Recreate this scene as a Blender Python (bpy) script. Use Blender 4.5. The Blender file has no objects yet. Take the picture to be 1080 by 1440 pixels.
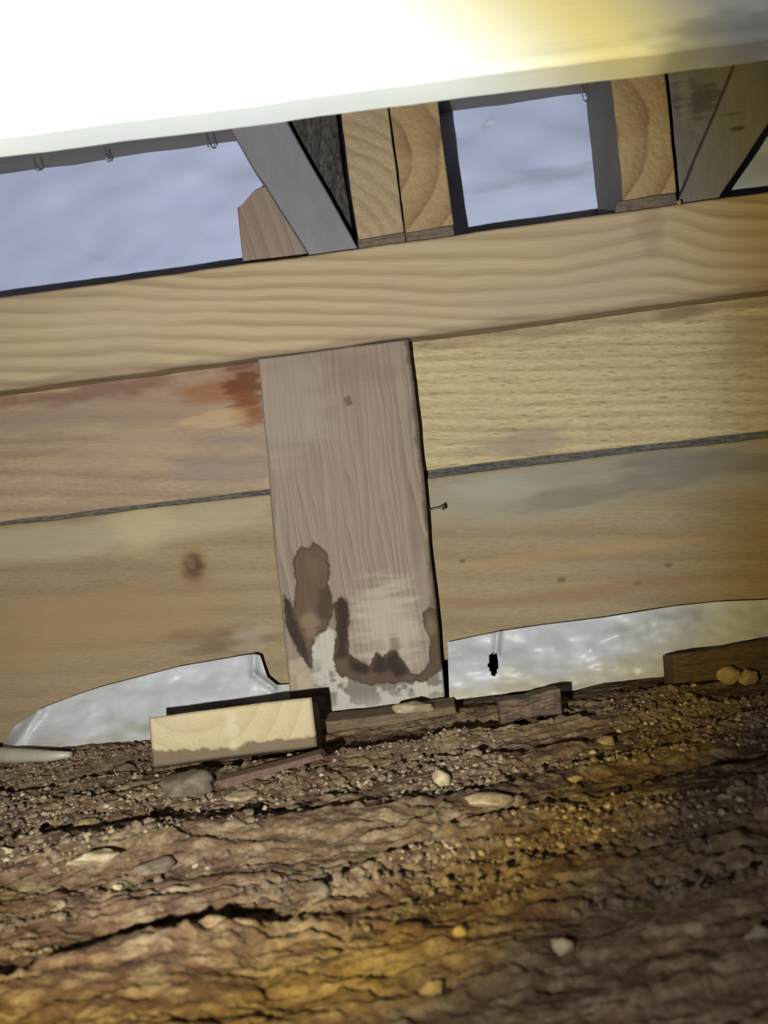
import bpy, math, random
import numpy as np
from mathutils import Vector, Matrix

random.seed(7)
rng = np.random.default_rng(11)
sc = bpy.context.scene
COL = sc.collection

# ------------------------------------------------------------------ camera
F_PX = 1158.0                                   # focal length for a 1080 x 1440 frame
YAW, ROLL = math.radians(3.0), math.radians(6.7)
CAM = np.array([0.0, -0.70, 0.0])
FWD = np.array([-math.sin(YAW), math.cos(YAW), 0.0])
R0 = np.array([math.cos(YAW), math.sin(YAW), 0.0])
U0 = np.array([0.0, 0.0, 1.0])
RIGHT = R0 * math.cos(ROLL) - U0 * math.sin(ROLL)
UP = R0 * math.sin(ROLL) + U0 * math.cos(ROLL)

cam_data = bpy.data.cameras.new('camera')
cam_data.sensor_fit = 'HORIZONTAL'
cam_data.sensor_width = 24.0
cam_data.lens = 24.0 * F_PX / 1080.0
cam_data.clip_start = 0.01
cam_data.dof.use_dof = True
cam_data.dof.focus_distance = 0.70
cam_data.dof.aperture_fstop = 8.5
cam = bpy.data.objects.new('camera', cam_data)
COL.objects.link(cam)
m = Matrix(((RIGHT[0], UP[0], -FWD[0], CAM[0]),
            (RIGHT[1], UP[1], -FWD[1], CAM[1]),
            (RIGHT[2], UP[2], -FWD[2], CAM[2]),
            (0, 0, 0, 1)))
cam.matrix_world = m
sc.camera = cam

# ------------------------------------------------------------------ world, torch light, exposure
world = bpy.data.worlds.new('world')
sc.world = world
world.use_nodes = True
world.node_tree.nodes['Background'].inputs[0].default_value = (0.75, 0.82, 1.0, 1)
world.node_tree.nodes['Background'].inputs[1].default_value = 0.012
sc.view_settings.view_transform = 'Standard'
sc.view_settings.look = 'None'
sc.view_settings.exposure = -0.2
sc.view_settings.gamma = 1.0
sc.view_settings.use_curve_mapping = False


def ray(px, py):
    return FWD * F_PX + RIGHT * (px - 540.0) + UP * (720.0 - py)


def P(px, py, Y):
    """point seen at a photo position on the upright plane at depth Y"""
    d = ray(px, py)
    return CAM + d * ((Y - CAM[1]) / d[1])


def G(px, py, Z=-0.169):
    """point seen at a photo position on the level plane at height Z"""
    d = ray(px, py)
    return CAM + d * ((Z - CAM[2]) / d[2])


TORCH = CAM + RIGHT * (-0.085) + UP * (-0.050)
AIM = P(340, 600, 0.0)


def torch(name, power, color, angle, blend, radius=0.004):
    l = bpy.data.lights.new(name, 'SPOT')
    l.energy = power
    l.color = color
    l.spot_size = math.radians(angle)
    l.spot_blend = blend
    l.shadow_soft_size = radius
    o = bpy.data.objects.new(name, l)
    COL.objects.link(o)
    o.location = TORCH
    o.rotation_euler = Vector(AIM - TORCH).to_track_quat('-Z', 'Y').to_euler()
    return o


torch('torch_core', 18.0, (0.53, 0.69, 1.0), 70, 0.40)      # white heart of the beam
torch('torch_ring', 10.3, (1.0, 0.76, 0.05), 80, 0.26)       # yellow rim of the beam
torch('torch_spill', 4.2, (0.97, 0.97, 0.95), 150, 0.5)      # weak spill outside it


# ------------------------------------------------------------------ helpers
def lin(r, g, b):
    f = lambda c: (c / 255 / 12.92) if c / 255 <= 0.04045 else ((c / 255 + 0.055) / 1.055) ** 2.4
    return (f(r), f(g), f(b), 1.0)


def _hash(ix, iy, seed):
    h = (ix.astype(np.int64) * 374761393 + iy.astype(np.int64) * 668265263 + seed * 974711) & 0x7fffffff
    h = ((h ^ (h >> 13)) * 1274126177) & 0x7fffffff
    return ((h ^ (h >> 16)) & 0xffff) / 65535.0


def vnoise(x, y, seed=0):
    x = np.asarray(x, float); y = np.asarray(y, float)
    x, y = np.broadcast_arrays(x, y)
    ix = np.floor(x); iy = np.floor(y)
    fx = x - ix; fy = y - iy
    fx = fx * fx * fx * (fx * (fx * 6 - 15) + 10); fy = fy * fy * fy * (fy * (fy * 6 - 15) + 10)
    ix = ix.astype(np.int64); iy = iy.astype(np.int64)
    a = _hash(ix, iy, seed); b = _hash(ix + 1, iy, seed)
    c = _hash(ix, iy + 1, seed); d = _hash(ix + 1, iy + 1, seed)
    return (a + (b - a) * fx) * (1 - fy) + (c + (d - c) * fx) * fy


def fbm(x, y, seed=0, octv=4):
    v = 0.0; amp = 0.5; tot = 0.0; f = 1.0
    for i in range(octv):
        v = v + amp * vnoise(x * f + 13.7 * i, y * f + 7.1 * i, seed + i)
        tot += amp; amp *= 0.5; f *= 2.03
    return v / tot


def sstep(a, b, x):
    t = np.clip((x - a) / (b - a), 0, 1)
    return t * t * (3 - 2 * t)


def poly_sdf(poly, x, z):
    """signed distance to a polygon, negative inside"""
    poly = np.asarray(poly, float)
    d2 = np.full(x.shape, 1e9); inside = np.zeros(x.shape, bool)
    n = len(poly)
    for i in range(n):
        ax, az = poly[i]; bx, bz = poly[(i + 1) % n]
        ex, ez = bx - ax, bz - az
        t = np.clip(((x - ax) * ex + (z - az) * ez) / (ex * ex + ez * ez + 1e-15), 0, 1)
        d2 = np.minimum(d2, (x - ax - t * ex) ** 2 + (z - az - t * ez) ** 2)
        c = ((az > z) != (bz > z)) & (x < (bx - ax) * (z - az) / (bz - az + 1e-15) + ax)
        inside ^= c
    d = np.sqrt(d2)
    return np.where(inside, -d, d)


def wallpoly(pts, Y):
    return [(P(a, b, Y)[0], P(a, b, Y)[2]) for a, b in pts]


def make_obj(name, verts, faces, mat, parent=None, tex=None, stain=None, smooth_n=None, origin=None):
    """verts in world metres; the object's origin goes to the middle of its base"""
    verts = np.asarray(verts, float)
    if origin is None:
        origin = np.array([(verts[:, 0].min() + verts[:, 0].max()) / 2,
                           (verts[:, 1].min() + verts[:, 1].max()) / 2, verts[:, 2].min()])
    me = bpy.data.meshes.new(name)
    v = verts - origin
    if isinstance(faces, np.ndarray) and faces.ndim == 2:
        me.vertices.add(len(v)); me.vertices.foreach_set('co', v.ravel())
        k = faces.shape[1]
        me.loops.add(faces.size); me.loops.foreach_set('vertex_index', faces.ravel().astype(np.int32))
        me.polygons.add(len(faces))
        me.polygons.foreach_set('loop_start', np.arange(0, faces.size, k, dtype=np.int32))
        me.update(calc_edges=True)
    else:
        me.from_pydata(v.tolist(), [], faces)
    n = len(me.polygons)
    sm = np.zeros(n, bool)
    sm[:(n if smooth_n is None else smooth_n)] = True
    me.polygons.foreach_set('use_smooth', sm)
    if tex is not None:
        a = me.attributes.new('tex', 'FLOAT_VECTOR', 'POINT')
        a.data.foreach_set('vector', np.asarray(tex, np.float32).ravel())
    if stain is not None:
        a = me.attributes.new('stain', 'FLOAT_COLOR', 'POINT')
        a.data.foreach_set('color', np.asarray(stain, np.float32).ravel())
    me.materials.append(mat)
    me.validate(); me.update()
    o = bpy.data.objects.new(name, me)
    COL.objects.link(o)
    o.location = origin
    if parent is not None:
        o.parent = parent
        o.matrix_parent_inverse = Matrix.Translation(-Vector(parent.location))
    return o


def tag(o, label=None, cat=None, group=None, kind=None):
    if label: o['label'] = label
    if cat: o['category'] = cat
    if group: o['group'] = group
    if kind: o['kind'] = kind
    return o


def empty(name, loc):
    o = bpy.data.objects.new(name, None)
    COL.objects.link(o); o.location = loc
    return o


def slab(name, quad, depth, mat, grain='h', nu=40, nv=12, chamfer=0.0015, wob=0.0, relief=None,
         stain=None, parent=None, center=None, back_shift=(0, 0, 0), seed=0, shape=None, side=None, bend=None):
    """a timber with a fine front face. quad = front corners TL, TR, BR, BL (3-D)"""
    TL, TR, BR, BL = [np.asarray(q, float) for q in quad]
    L = np.linalg.norm(TR - TL); H = np.linalg.norm(BL - TL)
    cu, cv = chamfer / L, chamfer / H
    s = np.concatenate([[0], np.linspace(cu, 1 - cu, nu), [1]])
    t = np.concatenate([[0], np.linspace(cv, 1 - cv, nv), [1]])
    nu2, nv2 = len(s), len(t)
    S, T = np.meshgrid(s, t)
    pos = ((1 - S)[..., None] * (1 - T)[..., None] * TL + S[..., None] * (1 - T)[..., None] * TR
           + S[..., None] * T[..., None] * BR + (1 - S)[..., None] * T[..., None] * BL)
    eu = (TR - TL) / L; ev = (BL - TL) / H
    if wob:
        k = 22.0
        wt = (fbm(S * L * k, S * 0 + 1, seed + 3) - .5) * 2 * wob
        wb = (fbm(S * L * k, S * 0 + 5, seed + 4) - .5) * 2 * wob
        wl = (fbm(T * H * k, T * 0 + 9, seed + 5) - .5) * 2 * wob
        wr = (fbm(T * H * k, T * 0 + 3, seed + 6) - .5) * 2 * wob
        pos = pos + (wt * (1 - T) ** 6 + wb * T ** 6)[..., None] * ev + (wl * (1 - S) ** 6 + wr * S ** 6)[..., None] * eu
    if shape is not None:
        pos = shape(S, T, pos)
    flat = pos.copy()
    border = (S <= 0) | (S >= 1) | (T <= 0) | (T >= 1)
    if relief is not None:
        r = relief(S * L, T * H)
        pos[..., 1] -= np.where(border, 0, r)
    pos[..., 1] += np.where(border, chamfer, 0)
    front = pos.reshape(-1, 3)
    idx = np.arange(nu2 * nv2).reshape(nv2, nu2)
    a, b, c, d = idx[:-1, :-1], idx[:-1, 1:], idx[1:, 1:], idx[1:, :-1]
    quads = np.stack([a, d, c, b], -1).reshape(-1, 4)
    loop = np.concatenate([idx[0, :-1], idx[:-1, -1], idx[-1, ::-1][:-1], idx[::-1, 0][:-1]])
    back = front[loop].copy()
    fl = flat.reshape(-1, 3)[loop]
    back[:, 1] = fl[:, 1] + depth
    back += np.asarray(back_shift, float)
    nb = len(loop); o0 = len(front)
    faces = quads.tolist(); nsm = len(faces)
    for i in range(nb):
        j = (i + 1) % nb
        faces.append([int(loop[i]), int(loop[j]), o0 + j, o0 + i])
    faces.append([o0 + i for i in range(nb)])
    verts = np.vstack([front, back])
    rel = verts - (TL if center is None else np.asarray(center))
    x = rel @ eu; z = rel @ ev; y = rel[:, 1]
    if bend is not None:
        z = z + bend(verts[:, 0], verts[:, 2])
    off = 0.0 if center is not None else seed * 0.731
    tex = np.stack([x + off, z, y], 1) if grain in ('h', 'end') else np.stack([z + off, x, y], 1)
    st = np.zeros((len(verts), 4))
    if stain is not None:
        st = stain(verts[:, 0], verts[:, 2])
    o = make_obj(name, verts, faces, mat, parent, tex, st, nsm)
    if side is not None:
        o.data.materials.append(side)
        mi = np.zeros(len(o.data.polygons), np.int32); mi[nsm:] = 1
        o.data.polygons.foreach_set('material_index', mi)
    return o


class Stains:
    """builds up stain colour and cover at points of the wall"""
    def __init__(s, x, z):
        s.x, s.z = x, z
        s.c = np.zeros((len(x), 3)); s.a = np.zeros(len(x))

    def over(s, rgb, alpha):
        alpha = np.clip(alpha, 0, 1)
        g = sum(rgb) / 3.0
        col = np.array(lin(*[c * .78 + g * .22 for c in rgb])[:3])
        na = alpha + s.a * (1 - alpha)
        w = np.where(na > 1e-6, alpha / np.maximum(na, 1e-6), 0)
        s.c = s.c * (1 - w)[:, None] + col * w[:, None]
        s.a = na

    def blob(s, pts, Y, rgb, alpha=1.0, edge=0.002, warp=0.004, wf=120, seed=0, sx=1.0, rim=None):
        n1 = (fbm(s.x * wf * sx, s.z * wf, seed) - .5) * 2 * warp
        d = poly_sdf(wallpoly(pts, Y), s.x, s.z) + n1
        s.over(rgb, alpha * (1 - sstep(-edge, edge, d)))
        if rim:
            s.over(rim, alpha * 0.8 * (1 - sstep(0, edge * 1.3, np.abs(d + edge * .6))))
        return d

    def soft(s, c, r, Y, rgb, alpha, seed=0, nf=60, nz=0.6):
        a = P(c[0], c[1], Y); k = 0.000604
        q = np.sqrt(((s.x - a[0]) / (r[0] * k)) ** 2 + ((s.z - a[2]) / (r[1] * k)) ** 2)
        q = q + (fbm(s.x * nf * .5, s.z * nf * 3, seed) - .5) * 2 * nz
        s.over(rgb, alpha * (1 - sstep(0.35, 1.1, q)))

    def out(s):
        return np.concatenate([s.c, s.a[:, None]], 1)


# ------------------------------------------------------------------ materials
class NT:
    def __init__(s, name):
        s.mat = bpy.data.materials.new(name); s.mat.use_nodes = True
        s.t = s.mat.node_tree
        s.bsdf = s.t.nodes['Principled BSDF']

    def n(s, typ, **kw):
        nd = s.t.nodes.new(typ)
        for k, v in kw.items():
            setattr(nd, k, v)
        return nd

    def put(s, sock, v):
        if isinstance(v, bpy.types.NodeSocket):
            s.t.links.new(v, sock)
        else:
            sock.default_value = v

    def math(s, op, a, b=0.0, c=0.0):
        nd = s.n('ShaderNodeMath', operation=op)
        s.put(nd.inputs[0], a); s.put(nd.inputs[1], b); s.put(nd.inputs[2], c)
        return nd.outputs[0]

    def vmul(s, v, k):
        nd = s.n('ShaderNodeVectorMath', operation='MULTIPLY')
        s.put(nd.inputs[0], v); nd.inputs[1].default_value = k
        return nd.outputs[0]

    def noise(s, vec, scale, detail=3.0, rough=0.55):
        nd = s.n('ShaderNodeTexNoise')
        s.put(nd.inputs['Vector'], vec); nd.inputs['Scale'].default_value = scale
        nd.inputs['Detail'].default_value = detail; nd.inputs['Roughness'].default_value = rough
        return nd.outputs['Fac']

    def ramp(s, fac, stops, interp='LINEAR'):
        nd = s.n('ShaderNodeValToRGB'); cr = nd.color_ramp; cr.interpolation = interp
        while len(cr.elements) < len(stops):
            cr.elements.new(0.5)
        for e, (p, c) in zip(cr.elements, stops):
            e.position = p
            e.color = c if isinstance(c, tuple) else (c, c, c, 1)
        s.put(nd.inputs[0], fac)
        return nd.outputs[0]

    def mix(s, fac, a, b, blend='MIX'):
        nd = s.n('ShaderNodeMix', data_type='RGBA', blend_type=blend)
        s.put(nd.inputs[0], fac); s.put(nd.inputs[6], a); s.put(nd.inputs[7], b)
        return nd.outputs[2]

    def attr(s, name):
        return s.n('ShaderNodeAttribute', attribute_name=name)

    def sep(s, v):
        nd = s.n('ShaderNodeSeparateXYZ'); s.put(nd.inputs[0], v)
        return nd.outputs

    def bump(s, h, strength, dist):
        nd = s.n('ShaderNodeBump'); nd.inputs['Strength'].default_value = strength
        nd.inputs['Distance'].default_value = dist
        s.put(nd.inputs['Height'], h)
        s.t.links.new(nd.outputs[0], s.bsdf.inputs['Normal'])


def wood(name, light, dark, blotch=None, freq=100.0, warp=0.012, ring=0.6, wav=(2.5, 14.0), fib=0.25,
         blot=0.4, rough=0.75, bump=0.3, end=False, fibs=(25, 1400), sharp=0.9, spec=0.25, speck=0.0, soft=False, dash=0.0):
    b = NT(name)
    tex = b.attr('tex').outputs['Vector']
    x, y, z = b.sep(tex)
    n1 = b.noise(b.vmul(tex, (wav[0], wav[1], wav[1])), 1.0, 2.0)
    w = b.math('MULTIPLY', b.math('SUBTRACT', n1, 0.5), warp * 2)
    if end:
        ln = b.n('ShaderNodeVectorMath', operation='LENGTH')
        b.put(ln.inputs[0], b.vmul(tex, (1, 1, 0)))
        v = ln.outputs['Value']
    else:
        v = b.math('ADD', y, b.math('MULTIPLY', z, 0.5))
    ph = b.math('FRACT', b.math('MULTIPLY', b.math('ADD', v, w), freq))
    rg = b.ramp(ph, [(0, 0.0), (0.35, 0.15), (sharp - .08, 0.7), (sharp, 1.0), (0.985, 0.25), (1.0, 0.0)])
    if soft:
        rg = b.ramp(ph, [(0, 0.0), (0.28, 0.12), (0.58, 0.75), (0.74, 1.0), (0.90, 0.35), (1.0, 0.0)], 'EASE')
    amp = b.math('MULTIPLY', rg, b.ramp(b.noise(b.vmul(tex, (3, 30, 30)), 1.0), [(0.3, 0.35), (0.7, 1.0)]))
    col = b.mix(b.math('MULTIPLY', amp, ring), light, dark)
    if blotch:
        bl = b.ramp(b.noise(b.vmul(tex, (7, 16, 16)), 1.0, 4.0), [(0.42, 0.0), (0.68, 1.0)])
        col = b.mix(b.math('MULTIPLY', bl, blot), col, blotch)
    fs = (fibs[0], fibs[1], fibs[1]) if not end else (420, 900, 30)
    fb = b.noise(b.vmul(tex, fs), 1.0, 3.0, 0.65)
    fc = b.ramp(fb, [(0.25, 1 - fib), (0.75, 1 + fib * .35)])
    col = b.mix(1.0, col, fc, 'MULTIPLY')
    if speck:
        sp = b.ramp(b.noise(b.vmul(tex, (160, 420, 420)), 1.0, 2.0, 0.7), [(0.35, 1 - speck), (0.5, 1.0), (0.7, 1 + speck)])
        col = b.mix(1.0, col, sp, 'MULTIPLY')
    if dash:
        ds = b.ramp(b.noise(b.vmul(tex, (75, 620, 620)), 1.0, 1.0, 0.5), [(0.30, 1 - dash), (0.40, 1.0), (0.66, 1.0), (0.80, 1 + dash * .5)])
        col = b.mix(1.0, col, ds, 'MULTIPLY')
    st = b.attr('stain')
    col = b.mix(st.outputs['Alpha'], col, b.mix(0.6, st.outputs['Color'], b.mix(1.0, st.outputs['Color'], fc, 'MULTIPLY')))
    b.put(b.bsdf.inputs['Base Color'], col)
    b.bsdf.inputs['Roughness'].default_value = rough
    b.bsdf.inputs['Specular IOR Level'].default_value = spec
    h = b.math('ADD', b.math('MULTIPLY', fb, 1.0), b.math('MULTIPLY', rg, -0.12))
    b.bump(h, bump, 0.0012)
    return b.mat


M = {}
M['bearer'] = wood('bearer_pine', lin(188, 168, 136), lin(136, 110, 82), lin(172, 152, 132), freq=80, warp=0.018,
                   ring=0.75, wav=(4.0, 7), fib=0.14, blot=0.5, sharp=0.80, soft=True, bump=0.2)
M['plank_ribbed'] = wood('ribbed_pine', lin(196, 178, 140), lin(146, 122, 90), lin(166, 148, 122), freq=96, warp=0.007,
                         ring=0.62, wav=(3, 10), fib=0.16, blot=0.35, speck=0.10, bump=0.3, soft=True, dash=0.35)
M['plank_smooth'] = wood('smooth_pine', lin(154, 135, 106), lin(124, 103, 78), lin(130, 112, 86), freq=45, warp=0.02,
                         ring=0.5, wav=(3, 14), fib=0.16, blot=0.5, speck=0.08, bump=0.2, soft=True, dash=0.12)  # lower planks' tan, darkened to paint in the beam's falloff down the wall
M['plank_pink'] = wood('pinkish_pine', lin(172, 148, 122), lin(130, 104, 86), lin(146, 124, 108), freq=60, warp=0.018,
                       ring=0.6, wav=(3, 16), fib=0.16, blot=0.6, speck=0.1, bump=0.25, soft=True)
M['post'] = wood('post_timber', lin(154, 137, 123), lin(100, 81, 69), lin(140, 122, 110), freq=150, warp=0.022,
                 ring=0.7, wav=(4, 32), fib=0.28, blot=0.4, sharp=0.93, fibs=(18, 1000), bump=0.4)
M['end_a'] = wood('end_grain_pale', lin(180, 158, 128), lin(140, 114, 88), lin(160, 136, 108), freq=90, warp=0.006, ring=0.7,
                  wav=(30, 30), soft=True, fib=0.2, blot=0.4, end=True, bump=0.6)
M['end_b'] = wood('end_grain_tan', lin(178, 152, 114), lin(116, 86, 60), lin(152, 122, 88), freq=40, warp=0.006, ring=0.9,
                  wav=(25, 25), fib=0.2, blot=0.4, end=True, bump=0.6)
M['grey'] = wood('grey_weathered', lin(132, 127, 122), lin(106, 101, 97), lin(114, 110, 106), freq=60, warp=0.02, ring=0.3,
                 fib=0.18, blot=0.6, bump=0.35, rough=0.7)
M['packer'] = wood('packer_brown_grey', lin(118, 104, 92), lin(84, 74, 66), lin(98, 88, 78), freq=160, warp=0.006, ring=0.5,
                   fib=0.3, blot=0.6, speck=0.2, bump=0.5)
M['grey_steel'] = wood('grey_smooth', lin(138, 136, 142), lin(118, 116, 122), lin(112, 111, 116), freq=30, warp=0.03,
                       ring=0.25, fib=0.1, blot=0.5, bump=0.2, rough=0.6)
M['rough_dark'] = wood('rough_dark_timber', lin(96, 90, 88), lin(44, 41, 42), lin(64, 60, 60), freq=70, warp=0.01, ring=0.7,
                       fib=0.5, blot=0.6, speck=0.5, bump=1.0)
M['brown_block'] = wood('brown_block', lin(158, 138, 126), lin(110, 92, 82), lin(136, 116, 106), freq=90, warp=0.008, ring=0.7,
                        wav=(3, 22), fib=0.22, blot=0.4, bump=0.4)
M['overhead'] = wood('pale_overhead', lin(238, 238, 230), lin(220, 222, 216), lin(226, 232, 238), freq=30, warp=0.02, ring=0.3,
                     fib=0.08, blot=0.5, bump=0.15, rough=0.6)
M['offcut'] = wood('offcut_end', lin(186, 170, 136), lin(150, 130, 98), lin(170, 152, 116), freq=70, warp=0.003, ring=0.45,
                   wav=(25, 25), fib=0.15, blot=0.4, end=True, bump=0.35)
M['old_wood'] = wood('old_dirty_wood', lin(128, 108, 86), lin(74, 58, 46), lin(98, 78, 60), freq=110, warp=0.006, ring=0.7,
                     fib=0.4, blot=0.7, speck=0.2, bump=0.8)
M['dark_wood'] = wood('dark_damp_wood', lin(92, 72, 52), lin(54, 40, 30), lin(74, 56, 40), freq=110, warp=0.006, ring=0.7,
                      fib=0.4, blot=0.7, speck=0.25, bump=0.8)
M['red_wood'] = wood('red_splinter', lin(112, 88, 76), lin(70, 52, 44), lin(94, 72, 60), freq=160, warp=0.004, ring=0.6,
                     fib=0.4, blot=0.5, bump=0.6)
M['tongue'] = wood('tongue_grey', lin(104, 102, 98), lin(70, 68, 66), lin(60, 56, 52), freq=140, warp=0.004, ring=0.5,
                   fib=0.4, blot=0.7, speck=0.4, bump=0.6)


def sheet_mat(name, base, dirt, rough, bump, wscale, metallic=0.0, spec=0.5):
    b = NT(name)
    tc = b.n('ShaderNodeTexCoord').outputs['Object']
    n = b.noise(tc, wscale, 4.0, 0.55)
    n2 = b.noise(tc, wscale * 9, 3.0, 0.6)
    col = b.mix(b.ramp(n, [(0.4, 0.0), (0.75, 0.5)]), base, dirt)
    col = b.mix(b.ramp(n2, [(0.60, 0.0), (0.80, 0.35)]), col, dirt)
    st = b.attr('stain')
    col = b.mix(st.outputs['Alpha'], col, st.outputs['Color'])
    b.put(b.bsdf.inputs['Base Color'], col)
    b.put(b.bsdf.inputs['Roughness'], rough)
    b.bsdf.inputs['Metallic'].default_value = metallic
    b.bsdf.inputs['Specular IOR Level'].default_value = spec
    b.bump(n, bump, 0.004)
    return b.mat


M['plastic'] = sheet_mat('white_plastic', lin(184, 185, 190), lin(158, 156, 154), 0.42, 0.05, 30, spec=0.45)
M['membrane'] = sheet_mat('blue_membrane', lin(208, 217, 255), lin(194, 203, 246), 0.45, 0.3, 7)
M['plastic_roll'] = sheet_mat('plastic_roll', lin(170, 164, 148), lin(136, 128, 112), 0.4, 0.4, 40)


def soil_mat():
    b = NT('soil')
    g = b.n('ShaderNodeNewGeometry').outputs['Position']
    gs = b.vmul(g, (1.0, 2.2, 1.0))
    a = b.noise(gs, 9.0, 4.0, 0.6)
    c2 = b.noise(gs, 60.0, 4.0, 0.65)
    c3 = b.noise(g, 420.0, 3.0, 0.7)
    col = b.ramp(a, [(0.30, lin(64, 49, 42)), (0.45, lin(82, 61, 48)), (0.55, lin(96, 76, 56)), (0.70, lin(112, 92, 66))])
    col = b.mix(b.ramp(c2, [(0.46, 0.0), (0.68, 0.65)]), col, lin(146, 130, 104))
    col = b.mix(b.ramp(c2, [(0.28, 0.7), (0.42, 0.0)]), col, lin(46, 34, 29))
    col = b.mix(1.0, col, b.ramp(c3, [(0.25, 0.6), (0.5, 1.0), (0.78, 1.35)]), 'MULTIPLY')
    st = b.attr('stain')
    col = b.mix(st.outputs['Alpha'], col, st.outputs['Color'])
    b.put(b.bsdf.inputs['Base Color'], col)
    b.bsdf.inputs['Roughness'].default_value = 0.9
    b.bsdf.inputs['Specular IOR Level'].default_value = 0.2
    b.bump(b.math('ADD', c2, b.math('MULTIPLY', c3, 0.5)), 0.7, 0.0025)
    return b.mat


def stone_mat(name, c1, c2, scale=90, rough=0.8):
    b = NT(name)
    tc = b.n('ShaderNodeTexCoord').outputs['Object']
    n = b.noise(tc, scale, 4.0, 0.6)
    n2 = b.noise(tc, scale * 6, 3.0, 0.7)
    col = b.mix(b.ramp(n, [(0.35, 0.0), (0.65, 1.0)]), c1, c2)
    col = b.mix(1.0, col, b.ramp(n2, [(0.3, 0.75), (0.7, 1.15)]), 'MULTIPLY')
    b.put(b.bsdf.inputs['Base Color'], col)
    b.bsdf.inputs['Roughness'].default_value = rough
    b.bump(n2, 0.5, 0.001)
    return b.mat


M['soil'] = soil_mat()
M['stone_pale'] = stone_mat('stone_pale', lin(180, 162, 130), lin(130, 112, 86))
M['stone_grey'] = stone_mat('stone_grey', lin(122, 108, 90), lin(88, 76, 62))
M['stone_ochre'] = stone_mat('stone_ochre', lin(158, 136, 92), lin(120, 98, 62))
M['clod'] = stone_mat('clod_brown', lin(112, 90, 70), lin(76, 58, 46))
M['gravel'] = stone_mat('gravel', lin(128, 109, 88), lin(80, 64, 52), 35)
M['gravel_pale'] = stone_mat('gravel_pale', lin(176, 158, 130), lin(134, 112, 88), 60)


def metal_mat(name, col, rough):
    b = NT(name)
    tc = b.n('ShaderNodeTexCoord').outputs['Object']
    n = b.noise(tc, 700, 3.0, 0.6)
    b.put(b.bsdf.inputs['Base Color'], b.mix(b.ramp(n, [(0.4, 0.0), (0.7, 0.7)]), col, lin(70, 56, 44)))
    b.bsdf.inputs['Metallic'].default_value = 0.8
    b.bsdf.inputs['Roughness'].default_value = rough
    return b.mat


M['nail'] = metal_mat('nail_metal', lin(120, 112, 98), 0.45)
M['staple'] = metal_mat('staple_metal', lin(200, 200, 205), 0.3)

# ------------------------------------------------------------------ depths of the place
Y_BEARER = 0.0
Y_PLANK = 0.024
Y_MEMB = 0.12
Z_GROUND = -0.169

# ------------------------------------------------------------------ ground (floor)
RIDGES = [  # photo positions of crest lines, height, near-side width, far-side width
    ([(-200, 1450), (0, 1398), (150, 1352), (250, 1326), (330, 1308), (410, 1288)], 0.0120, 0.060, 0.0035),
    ([(390, 1272), (430, 1258), (520, 1218), (620, 1178), (760, 1140), (900, 1116), (1000, 1090), (1250, 1040)], 0.0065, 0.022, 0.003),
    ([(-150, 1215), (0, 1196), (90, 1190), (220, 1204), (300, 1196), (440, 1190)], 0.0040, 0.020, 0.0025),
    ([(160, 1192), (330, 1168), (540, 1150), (700, 1112), (900, 1072), (1200, 1020)], 0.0034, 0.016, 0.0025),
    ([(600, 1250), (660, 1236), (780, 1215), (900, 1198), (1150, 1160)], 0.0040, 0.020, 0.003),
    ([(-150, 1150), (0, 1132), (200, 1118), (330, 1100), (480, 1090)], 0.0028, 0.012, 0.002),
    ([(430, 1062), (560, 1050), (700, 1030), (860, 1020), (1200, 965)], 0.0042, 0.014, 0.002),
    ([(500, 1090), (640, 1074), (800, 1058), (1000, 1030), (1200, 1000)], 0.0036, 0.012, 0.002),
    ([(420, 1330), (560, 1305), (700, 1290), (840, 1260)], 0.0040, 0.03, 0.003),
    ([(340, 1290), (440, 1262), (540, 1235), (640, 1222)], 0.0050, 0.02, 0.003),
    ([(800, 1000), (900, 985), (1000, 972), (1200, 935)], 0.0036, 0.012, 0.002),
    ([(460, 1016), (560, 1006), (700, 996), (800, 985)], 0.0020, 0.012, 0.002),
]
RG = []
for pts, h, w1, w2 in RIDGES:
    g = np.array([G(a, b) for a, b in pts])
    RG.append((g[:, 0], g[:, 1], h, w1, w2))


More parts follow.
